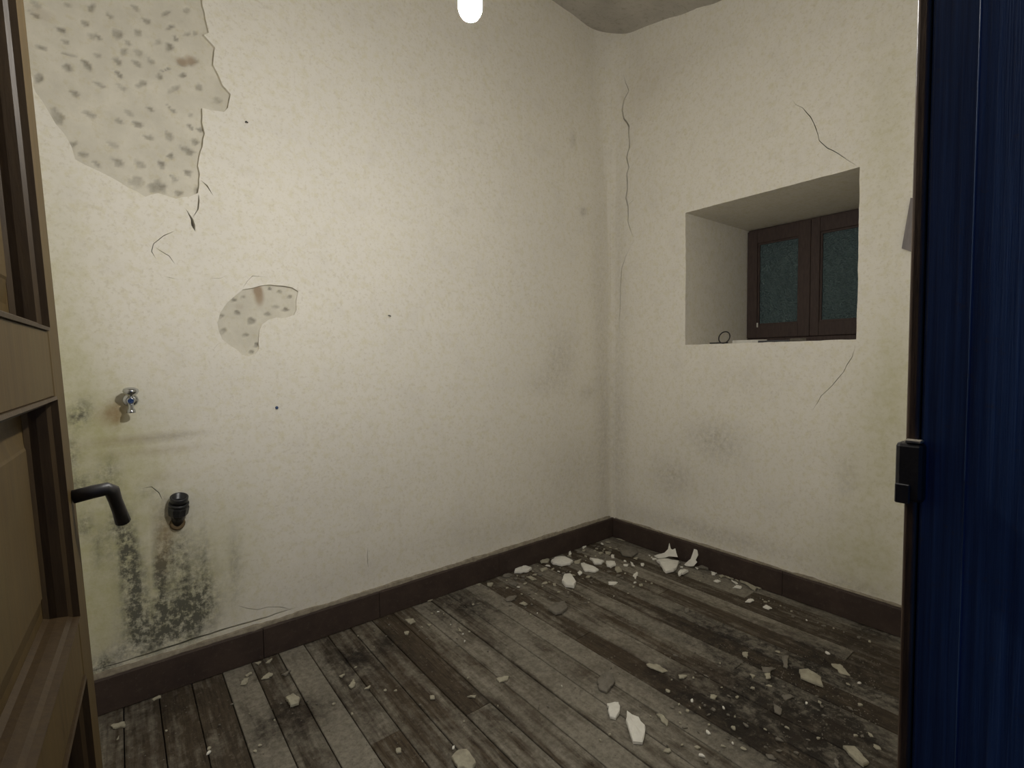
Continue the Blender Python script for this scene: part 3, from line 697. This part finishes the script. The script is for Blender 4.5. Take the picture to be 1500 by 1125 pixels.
wp = ony(405, 597)
wpl = lathe('wall_plug', [(-.012, .004), (.0, .004), (.001, .0065), (.004, .006), (.005, .003)], wp + Vector((0, -.004, 0)), (0, -1, 0), M_BLUE, None, 12)
tag(wpl, 'tiny blue plastic plug set in the cream wall', 'wall plug')
for (px, py), lab in (((359.5, 179), 'bent nail in the wall right of the large peeled patch'), ((569, 462), 'tiny nail in the middle of the cream wall')):
    q = ony(px, py); tag(tube('nail', [q + Vector((0, .01, 0)), q + Vector((0, -.012, -.001)), q + Vector((.005, -.016, -.006))], [.0022, .0022, .003], M_BLACK, None, 6), lab, 'nail')

# ---------------------------------------------------------------- things on the window sill
rp = Vector((.16, -.725, Z1 + .0400))
V, F = [], []; n, m_ = 28, 8
for i in range(n):
    a = 2 * math.pi * i / n
    for k_ in range(m_):
        b = 2 * math.pi * k_ / m_; rr_ = .034 + .0038 * math.cos(b); V.append((.0032 * math.sin(b) + .012 * math.sin(a), rr_ * math.cos(a), rr_ * math.sin(a)))
F = [(i * m_ + k_, ((i + 1) % n) * m_ + k_, ((i + 1) % n) * m_ + (k_ + 1) % m_, i * m_ + (k_ + 1) % m_) for i in range(n) for k_ in range(m_)]
ro = link('rubber_ring', mesh('rubber_ring', V, F), M_BLACK, None, True); ro.location = rp; tag(ro, 'thin black ring standing on the window sill', 'ring')
def slab(name, pts, z, th, mat, label, cat, group=None):
    n = len(pts); V = [(p[0], p[1], z) for p in pts] + [(p[0], p[1], z + th) for p in pts]
    F = [tuple(range(n))[::-1], tuple(range(n, 2 * n))] + [(i, (i + 1) % n, n + (i + 1) % n, n + i) for i in range(n)]
    me = mesh(name, V, F); bq = bmesh.new(); bq.from_mesh(me); bmesh.ops.recalc_face_normals(bq, faces=bq.faces); bq.to_mesh(me); bq.free()
    return tag(link(name, me, mat), label, cat, group)
slab('paint_flake', [(.30, -.70), (.34, -.80), (.40, -.86), (.47, -.83), (.42, -.72), (.36, -.67)], Z1 + .003, .022, M_WHITE, 'pale flat flake on the sill beside the black ring', 'flake')
slab('wood_splinter', [(.06, -.69), (.07, -.78), (.085, -.79), (.08, -.69)], Z1 + .003, .007, M_BLACK, 'dark splinter at the sill edge below the black ring', 'splinter')
slab('paint_flake', [(.50, -.95), (.55, -1.02), (.60, -1.0), (.57, -.93)], Z1 + .003, .026, M_GREY, 'grey flake on the sill under the middle window stiles', 'flake')
slab('wood_splinter', [(.25, -.88), (.30, -1.03), (.325, -1.02), (.28, -.87)], Z1 + .003, .014, M_BLACK, 'dark splinter on the sill right of the pale flake', 'splinter')

# ---------------------------------------------------------------- fallen plaster flakes
placed = []
def flake_mesh(name, pts, th, dome, seed, mat):
    """pts: 2D outline round its centre; a chipped, slightly cupped sheet of plaster"""
    rr = random.Random(seed); out = densify(pts, max(.006, .13 * max(math.dist(pts[0], p) for p in pts)), min(.0035, .07 * max(math.dist(pts[0], p) for p in pts)), rr); n = len(out)
    R_ = max(math.hypot(*p) for p in out) or 1; V = []
    for s, z in ((1, 0), (1.0, th * .75), (.93, th), (.5, th), ):
        for p in out:
            r2 = (math.hypot(*p) * s / R_) ** 2; V.append((p[0] * s, p[1] * s, z + dome * (1 - r2) + (rr.uniform(-.15, .15) * th if z else 0)))
    V.append((0, 0, th + dome)); V.append((0, 0, dome * .9)); F = []
    for i in range(3):
        for k_ in range(n): F.append((i * n + k_, i * n + (k_ + 1) % n, (i + 1) * n + (k_ + 1) % n, (i + 1) * n + k_))
    for k_ in range(n): F.append((3 * n + k_, 3 * n + (k_ + 1) % n, 4 * n)); F.append(((k_ + 1) % n, k_, 4 * n + 1))
    me = mesh(name, V, F); bq = bmesh.new(); bq.from_mesh(me); bmesh.ops.recalc_face_normals(bq, faces=bq.faces); bq.to_mesh(me); bq.free(); me.materials.append(mat); return me
A = dict(a5=(730, 740, .1422), a6=(930, 760, .1467), a7=(680, 720, .4267), a3=(120, 920, .2667), a1=(500, 820, .2667))
def traced(key, pts, mat, label, group=None, th=.004, dome=.0015, z=.001, name='plaster_flake'):
    ox, oy, sc = A[key]; P = [onz(ox + x * sc, oy + y * sc, z + th) for x, y in pts]
    if th >= .006: th *= 1.6; dome *= 1.5
    c = sum(P, Vector()) / len(P)
    # keep clear of the boards
    c.x = min(c.x, -.03); c.y = min(c.y, -.03)
    pts2 = [(min(p.x, -.027) - c.x, min(p.y, -.027) - c.y) for p in P]
    me = flake_mesh(name, pts2, th, dome, len(placed) + 11, mat); o = link(name, me); o.location = (c.x, c.y, z)
    placed.append((c.x, c.y, max(math.hypot(*q) for q in pts2)))
    return tag(o, label, 'plaster flake', group)
g5, g6 = 'plaster flakes heaped in the far corner', 'plaster flakes along the right baseboard'
Wm, Cm, Gm = M_WHITE, M_CREAM, M_GREY
traced('a5', [(160, 660), (200, 640), (280, 628), (345, 650), (310, 680), (230, 695), (165, 690)], Wm, 'leftmost white oval flake beside the left baseboard', g5, .008, .004)
traced('a5', [(540, 580), (580, 545), (690, 535), (770, 575), (740, 605), (650, 620), (560, 600)], Wm, 'long white oval flake touching the left baseboard near the corner', g5, .009, .005)
traced('a5', [(410, 570), (470, 540), (530, 555), (515, 585), (440, 592)], Cm, 'cream flake just left of the long white oval flake', g5, .006)
traced('a5', [(850, 600), (880, 598), (930, 625), (975, 640), (1035, 665), (1000, 685), (890, 680), (865, 645)], Wm, 'white pointed flake in the middle of the corner heap', g5, .006, .004)
traced('a5', [(940, 545), (1000, 560), (1090, 580), (1060, 605), (990, 605)], Wm, 'white triangular flake behind the pointed one in the heap', g5, .007, .003)
traced('a5', [(1110, 580), (1200, 580), (1210, 620), (1160, 640), (1115, 620)], Wm, 'white squarish flake at the right end of the corner heap', g5, .007, .003)
traced('a5', [(1205, 640), (1240, 635), (1275, 680), (1230, 690), (1200, 665)], Cm, 'small cream flake in front of the squarish white one', g5, .006)
traced('a5', [(680, 720), (740, 712), (760, 740), (800, 800), (780, 835), (690, 825), (655, 790)], Wm, 'brightest thick white flake in front of the corner heap', g5, .012, .006)
traced('a5', [(510, 1075), (570, 1025), (680, 985), (715, 1060), (650, 1110), (590, 1120)], Gm, 'large beige grey flake lying before the corner heap', g5, .008, .003)
traced('a5', [(1250, 470), (1320, 430), (1420, 440), (1440, 490), (1380, 525), (1280, 515)], Gm, 'large dusty grey flake deep in the far corner', g5, .006, .002)
tiny5 = 'small plaster chip in the far corner heap'
for q, m in (([(700, 455), (730, 465), (752, 500), (725, 510)], Wm), ([(850, 425), (890, 412), (905, 425), (870, 445)], Wm), ([(1100, 475), (1165, 478), (1150, 505), (1105, 500)], Cm), ([(1165, 505), (1195, 510), (1195, 540), (1165, 540)], Wm), ([(1215, 340), (1285, 335), (1305, 365), (1240, 350)], Cm),
             ([(1135, 785), (1230, 790), (1190, 820), (1145, 815)], Wm), ([(1385, 725), (1420, 685), (1440, 690), (1415, 755)], Wm), ([(1290, 605), (1340, 608), (1330, 625), (1295, 622)], Wm), ([(815, 690), (845, 670), (865, 700), (835, 720)], Wm), ([(65, 970), (110, 935), (190, 930), (170, 970), (90, 990)], Gm),
             ([(95, 800), (150, 780), (210, 810), (170, 830)], Gm), ([(775, 580), (855, 550), (830, 600), (790, 598)], Cm), ([(285, 735), (330, 728), (395, 760), (350, 770)], Cm), ([(40, 710), (100, 695), (150, 715), (110, 740), (50, 735)], Gm), ([(1030, 490), (1060, 480), (1085, 488), (1050, 505)], Cm), ([(1360, 575), (1380, 590), (1405, 625), (1375, 620)], Wm),
             ([(425, 655), (500, 635), (505, 660), (450, 680)], Cm), ([(1390, 545), (1440, 530), (1430, 555)], Cm), ([(560, 800), (590, 805), (595, 828), (570, 825)], Cm), ([(215, 1010), (260, 990), (305, 1015), (270, 1030)], Cm), ([(150, 600), (170, 605), (195, 630), (160, 640)], Cm)):
    traced('a5', q, m, tiny5, g5 + ', small ones', .005)
# upright pieces leaning on the right baseboard
def leaning(key, pts, mat, label, x0, tilt, group, th=.004):
    ox, oy, sc = A[key]; nrm = Vector((-math.cos(tilt), 0, math.sin(tilt))); pb = Vector((x0, 0, 0)); P = []
    for x, y in pts:
        r = ray(ox + x * sc, oy + y * sc); P.append(CAM + r * ((pb - CAM).dot(nrm) / r.dot(nrm)))
    c = sum(P, Vector()) / len(P); v_ = Vector((0, 1, 0)); u_ = v_.cross(nrm).normalized()
    me = flake_mesh('plaster_flake', [((p - c).dot(u_), (p - c).dot(v_)) for p in P], th, .002, 77, mat); o = link('plaster_flake', me)
    o.matrix_world = Matrix.Translation(c) @ Matrix((u_, v_, nrm)).transposed().to_4x4()
    lo = min((o.matrix_world @ v.co).z for v in me.vertices); o.location.z -= lo - .002
    placed.append((c.x, c.y, .04)); return tag(o, label, 'plaster flake', group)
leaning('a6', [(490, 370), (560, 310), (590, 225), (605, 165), (625, 215), (635, 270), (610, 320), (625, 340), (590, 380), (520, 382)], Wm, 'tall pointed white flake leaning upright on the right baseboard', -.10, math.radians(28), g6, .003)
leaning('a6', [(190, 362), (300, 330), (345, 285), (347, 235), (360, 290), (385, 305), (405, 288), (430, 375), (340, 368), (270, 388), (230, 388)], Wm, 'ragged white flake propped up left of the upright pointed one', -.105, math.radians(24), g6, .003)
traced('a6', [(215, 410), (330, 405), (445, 430), (415, 500), (385, 520), (310, 530), (275, 495)], Wm, 'largest white flake, lying below the ragged propped one', g6, .010, .006)
traced('a6', [(430, 545), (450, 522), (505, 508), (535, 524), (500, 545), (440, 562)], Wm, 'white lens shaped flake at the largest flake\'s right side', g6, .008, .004)
traced('a6', [(1060, 610), (1100, 610), (1215, 690), (1200, 712), (1150, 685)], Cm, 'long cream sliver lying beside the right baseboard', g6, .006, .003)
traced('a6', [(620, 485), (680, 470), (740, 460), (765, 440), (785, 470), (760, 490), (700, 495)], Gm, 'grey jagged flake against the right baseboard', g6, .008, .004)
tiny6 = 'small plaster chip on the floor along the right baseboard'
for q, m in (([(760, 520), (800, 540), (850, 520), (800, 560), (770, 555)], Wm), ([(785, 615), (830, 605), (860, 620), (820, 632)], Wm), ([(910, 555), (960, 565), (1000, 590), (960, 600)], Cm), ([(965, 606), (1030, 645), (1010, 652), (975, 625)], Wm), ([(975, 685), (1010, 660), (1060, 668), (1060, 692)], Wm),
             ([(1225, 660), (1260, 680), (1310, 655), (1270, 690), (1240, 700)], Cm), ([(1100, 825), (1130, 800), (1180, 798), (1190, 815), (1150, 832)], Wm), ([(1280, 880), (1310, 855), (1370, 890), (1330, 900)], Wm), ([(840, 565), (880, 550), (900, 570), (860, 585)], Cm), ([(60, 440), (90, 440), (85, 470), (62, 465)], Wm), ([(1010, 595), (1060, 575), (1060, 605), (1030, 620)], Cm),
             ([(600, 480), (640, 490), (620, 500)], Wm), ([(40, 650), (75, 645), (80, 665), (50, 668)], Cm), ([(500, 890), (540, 885), (540, 925), (505, 930)], Gm), ([(170, 390), (215, 392), (220, 402), (180, 405)], Wm), ([(450, 478), (480, 474), (478, 486)], Wm), ([(440, 430), (540, 420), (600, 435), (560, 455), (470, 462)], Gm)):
    traced('a6', q, m, tiny6, g6 + ', small ones', .005)
gm = 'plaster flakes lying on the open floor'
traced('a7', [(455, 650), (480, 620), (510, 625), (518, 655), (490, 690), (465, 680)], Gm, 'rounded grey flake in the middle of the floor', gm, .006)
traced('a7', [(490, 730), (530, 725), (535, 750), (520, 780), (500, 775)], Wm, 'smaller white flake beside the biggest bright one on the floor', gm, .006, .003)
traced('a7', [(558, 755), (575, 770), (600, 780), (622, 810), (612, 862), (580, 860), (565, 820), (555, 790)], Wm, 'bright white elongated flake nearest the camera at mid floor', gm, .007, .003)
traced('a7', [(660, 762), (680, 765), (700, 785), (695, 805), (675, 785)], Cm, 'narrow cream flake right of the bright white elongated one', gm, .005)
traced('a7', [(1150, 612), (1180, 610), (1225, 640), (1232, 668), (1190, 655), (1155, 640)], Cm, 'yellowish cream flake on the dark boards near the jamb', gm, .006, .003)
traced('a7', [(1260, 590), (1290, 592), (1325, 630), (1290, 622)], Cm, 'slim cream flake right of the yellowish one near the jamb', gm, .005)
traced('a7', [(1300, 875), (1340, 875), (1390, 930), (1370, 940), (1320, 900)], Cm, 'long cream flake at the lower right by the jamb', gm, .006)
traced('a1', [(605, 1085), (640, 1050), (690, 1045), (740, 1120), (720, 1160), (640, 1150)], Cm, 'cream flake at the bottom edge of the photo', gm, .007, .003)
traced('a3', [(1115, 385), (1160, 362), (1198, 390), (1190, 415), (1145, 430)], Cm, 'cream pentagonal flake on the floor near the left baseboard', gm, .006, .003)
traced('a3', [(870, 310), (890, 275), (918, 270), (905, 310)], Cm, 'cream sliver leftmost of the group near the left baseboard', gm, .005)
traced('a3', [(985, 278), (1030, 240), (1050, 250), (1030, 272)], Cm, 'cream triangular flake in the group near the left baseboard', gm, .005)
traced('a3', [(160, 530), (235, 512), (235, 540), (170, 548)], Cm, 'cream flake on the floor nearest the open door', gm, .005)
traced('a1', [(350, 325), (395, 322), (408, 340), (380, 352)], Cm, 'cream flake on pale plank near the middle of left baseboard', gm, .005)
traced('a1', [(40, 690), (70, 652), (75, 690), (55, 702)], Cm, 'cream flake on the black stain by the left baseboard', gm, .005)
tinym = 'small plaster chip on the middle floor boards'
for key, q, m in (('a7', [(1020, 600), (1070, 605), (1050, 620), (1025, 618)], Gm), ('a7', [(1090, 565), (1115, 562), (1108, 605), (1095, 600)], Gm), ('a7', [(955, 550), (975, 550), (972, 570), (958, 565)], Cm), ('a7', [(1060, 725), (1090, 745), (1085, 765), (1065, 755)], Gm), ('a7', [(1090, 700), (1120, 695), (1135, 705), (1105, 715)], Gm), ('a7', [(625, 590), (660, 592), (700, 615), (680, 620), (640, 605)], Cm),
                  ('a7', [(110, 640), (155, 632), (150, 645), (120, 655)], Cm), ('a7', [(845, 695), (870, 700), (862, 712), (845, 708)], Cm), ('a7', [(735, 628), (765, 630), (755, 641), (738, 640)], Cm), ('a3', [(895, 260), (930, 240), (935, 248), (905, 264)], Cm), ('a3', [(950, 190), (985, 182), (970, 200)], Cm), ('a3', [(1010, 190), (1045, 165), (1030, 190)], Cm), ('a3', [(1095, 255), (1150, 228), (1120, 260)], Gm),
                  ('a3', [(385, 390), (430, 368), (435, 378), (395, 395)], Cm), ('a3', [(190, 612), (205, 588), (204, 605)], Cm), ('a3', [(1410, 262), (1445, 250), (1430, 268)], Cm), ('a1', [(345, 395), (370, 390), (368, 408), (350, 408)], Cm), ('a1', [(125, 708), (160, 688), (152, 706)], Cm), ('a1', [(470, 350), (495, 355), (480, 364)], Cm), ('a1', [(640, 370), (662, 392), (650, 392)], Cm), ('a1', [(465, 210), (490, 208), (488, 225), (470, 224)], Cm),
                  ('a1', [(690, 748), (740, 745), (735, 758)], Cm), ('a1', [(735, 130), (765, 130), (760, 142)], Cm), ('a1', [(800, 125), (835, 125), (825, 145), (805, 142)], Cm), ('a1', [(485, 745), (510, 745), (515, 762), (490, 764)], Cm), ('a1', [(300, 1035), (325, 1030), (330, 1055), (305, 1060)], Cm), ('a7', [(1030, 625), (1050, 622), (1052, 640), (1038, 642)], Cm), ('a7', [(980, 625), (998, 630), (992, 642)], Cm), ('a7', [(1272, 910), (1285, 925), (1285, 949), (1270, 935)], Gm), ('a7', [(1035, 900), (1060, 905), (1070, 920), (1045, 915)], Gm)):
    traced(key, q, m, tinym, gm + ', small ones', .0045)

# each traced small chip gets its own label: its colour and where it lies beside a larger flake
short = {'leftmost white oval': 'leftmost white oval flake', 'long white oval flake touching': 'long white oval flake', 'cream flake just left': 'cream flake by the long oval one', 'white pointed flake in': 'white pointed flake of the heap', 'white triangular flake': 'white triangular flake of the heap',
         'white squarish': 'white squarish flake', 'small cream flake in front': 'cream flake before the squarish one', 'brightest thick': 'brightest thick white flake', 'large beige': 'large beige grey flake', 'large dusty grey': 'large dusty flake in the corner', 'tall pointed': 'tall upright pointed flake', 'ragged white': 'ragged propped white flake',
         'largest white': 'largest white flake', 'white lens': 'lens shaped white flake', 'long cream sliver': 'long cream sliver', 'grey jagged': 'grey jagged flake', 'rounded grey': 'rounded grey flake', 'smaller white flake': 'smaller bright flake at mid floor', 'bright white elongated': 'bright white elongated flake', 'narrow cream': 'narrow cream flake at mid floor',
         'yellowish cream': 'yellowish flake near the jamb', 'slim cream': 'slim flake near the jamb', 'long cream flake at': 'long flake at lower right', 'cream flake at the bottom': 'cream flake at the bottom edge', 'cream pentagonal': 'pentagonal cream flake', 'cream sliver leftmost': 'leftmost cream sliver', 'cream triangular flake in': 'cream triangular flake by the baseboard',
         'cream flake on the floor nearest': 'flake nearest the open door', 'cream flake on pale': 'cream flake on the pale plank', 'cream flake on the black': 'flake on the black stain'}
def topx(p):
    q = R.transposed() @ (Vector(p) - CAM); return (CX + FPX * q.x / -q.z, CY - FPX * q.y / -q.z)
fl = [o for o in C.objects if o.name.split('.')[0] == 'plaster_flake']; marks, smalls = [], []
for o in fl:
    nm = next((v for k_, v in short.items() if o['label'].startswith(k_)), None)
    (marks if nm and not o['label'].startswith('small plaster chip') else smalls).append((o, topx(o.location), nm))
used = set()
for o, (px, py), _ in smalls:
    colr = {'white_plaster_flake': 'white', 'cream_plaster_flake': 'cream', 'dusty_grey_flake': 'dusty grey'}[o.data.materials[0].name]
    for m_o, (mx, my), nm in sorted(marks, key=lambda m: math.dist(m[1], (px, py))):
        dx, dy = px - mx, py - my
        rel = ('right of' if dx > 0 else 'left of') if abs(dx) > abs(dy) else ('in front of' if dy > 0 else 'behind')
        lab = 'small %s chip %s the %s' % (colr, rel, nm)
        if lab not in used: used.add(lab); o['label'] = lab; break

# scattered small chips: a few shared shapes, copied one by one
protos = []
for i in range(9):
    rr = random.Random(500 + i); n = rr.randint(4, 6)
    pts = [(math.cos(2 * math.pi * k_ / n) * rr.uniform(.6, 1.2) * .011, math.sin(2 * math.pi * k_ / n) * rr.uniform(.35, .9) * .011) for k_ in range(n)]
    protos.append(flake_mesh('plaster_chip', pts, .0035, .0008, i, (Wm, Cm, Gm)[(0, 1, 1, 2, 2, 1, 2, 1, 2)[i]]))
rr = random.Random(42)
def scatter(num, boxpx, label, group, smin, smax, white=.3):
    made = tries = 0
    while made < num and tries < num * 60:
        tries += 1
        px, py = rr.choice(boxpx)(rr); p = onz(px, py); s = rr.uniform(smin, smax); r_ = .012 * s
        if p.x > -.04 - r_ or p.y > -.04 - r_ or p.x < -3.3 or p.y < NY + .05: continue
        if any((p.x - a) ** 2 + (p.y - b) ** 2 < (c * .9 + r_) ** 2 for a, b, c in placed): continue
        o = link('plaster_chip', protos[rr.choice((0, 1, 2, 5) if rr.random() < white else (3, 4, 6, 8, 7))]); o.location = (p.x, p.y, .0009)
        o.rotation_euler = (rr.uniform(-.05, .05), rr.uniform(-.05, .05), rr.uniform(0, 6.28)); o.scale = (s, s * rr.uniform(.7, 1.1), rr.uniform(.8, 1.3))
        placed.append((p.x, p.y, r_)); tag(o, label, 'plaster chip', group); made += 1
tri = lambda a, b, c: (lambda r: (lambda u, v: (a[0] + (b[0] - a[0]) * u + (c[0] - a[0]) * v, a[1] + (b[1] - a[1]) * u + (c[1] - a[1]) * v))(*(lambda u, v: (u, v) if u + v < 1 else (1 - u, 1 - v))(r.random(), r.random())))
rect = lambda x0, y0, x1, y1: (lambda r: (r.uniform(x0, x1), r.uniform(y0, y1)))
scatter(36, [tri((690, 860), (890, 790), (960, 850)), tri((740, 845), (890, 795), (880, 850))], 'small rubble chip in the far corner debris', 'small rubble chips in the corner', 1.0, 2.1, .35)
scatter(70, [tri((690, 860), (890, 790), (960, 860)), tri((690, 860), (960, 860), (780, 905)), tri((700, 850), (890, 792), (850, 840))], 'tiny crumbled chip among the corner debris', 'tiny chips in the corner', .35, 1.0, .35)
scatter(28, [tri((900, 790), (1140, 875), (1000, 850)), tri((1100, 870), (1300, 950), (1150, 900))], 'tiny crumbled chip near the right baseboard', 'tiny chips near the right baseboard', .4, 1.0, .4)
scatter(85, [tri((960, 950), (1300, 960), (1290, 1120)), tri((960, 950), (1290, 1120), (1000, 1120)), rect(960, 960, 1200, 1110)], 'tiny crumbled chip on the dark boards near the jamb', 'tiny chips on the dark boards', .4, 1.15, .3)
scatter(65, [rect(520, 900, 960, 1120), rect(170, 960, 520, 1110), tri((480, 930), (700, 860), (720, 960))], 'tiny crumbled chip on the pale middle boards', 'tiny chips on the pale boards', .3, .8, .4)
# grit nobody could count
V, F = [], []; rr = random.Random(9)
gens = [tri((600, 895), (890, 792), (980, 870))] * 4 + [rect(180, 900, 1300, 1120)] * 3 + [tri((960, 940), (1300, 950), (1280, 1120))] * 3 + [tri((900, 790), (1300, 930), (1000, 860))] * 2
for i in range(2000):
    px, py = rr.choice(gens)(rr); p = onz(px, py)
    if p.x > -.03 or p.y > -.03 or p.x < -3.35: continue
    s = rr.uniform(.0012, .0042); a = rr.uniform(0, 6.28); b = len(V); c_, s_ = math.cos(a), math.sin(a)
    for dx, dy in ((1, 0), (-.4, .8), (-.6, -.7)):
        V.append((p.x + s * (dx * c_ - dy * s_), p.y + s * (dx * s_ + dy * c_), -.0005))
    V.append((p.x, p.y, s * .7)); F += [(b, b + 1, b + 3), (b + 1, b + 2, b + 3), (b + 2, b, b + 3), (b + 2, b + 1, b)]
tag(link('plaster_grit', mesh('plaster_grit', V, F), M_GREY), 'fine plaster grit strewn over the floor boards', 'grit', None, 'stuff')
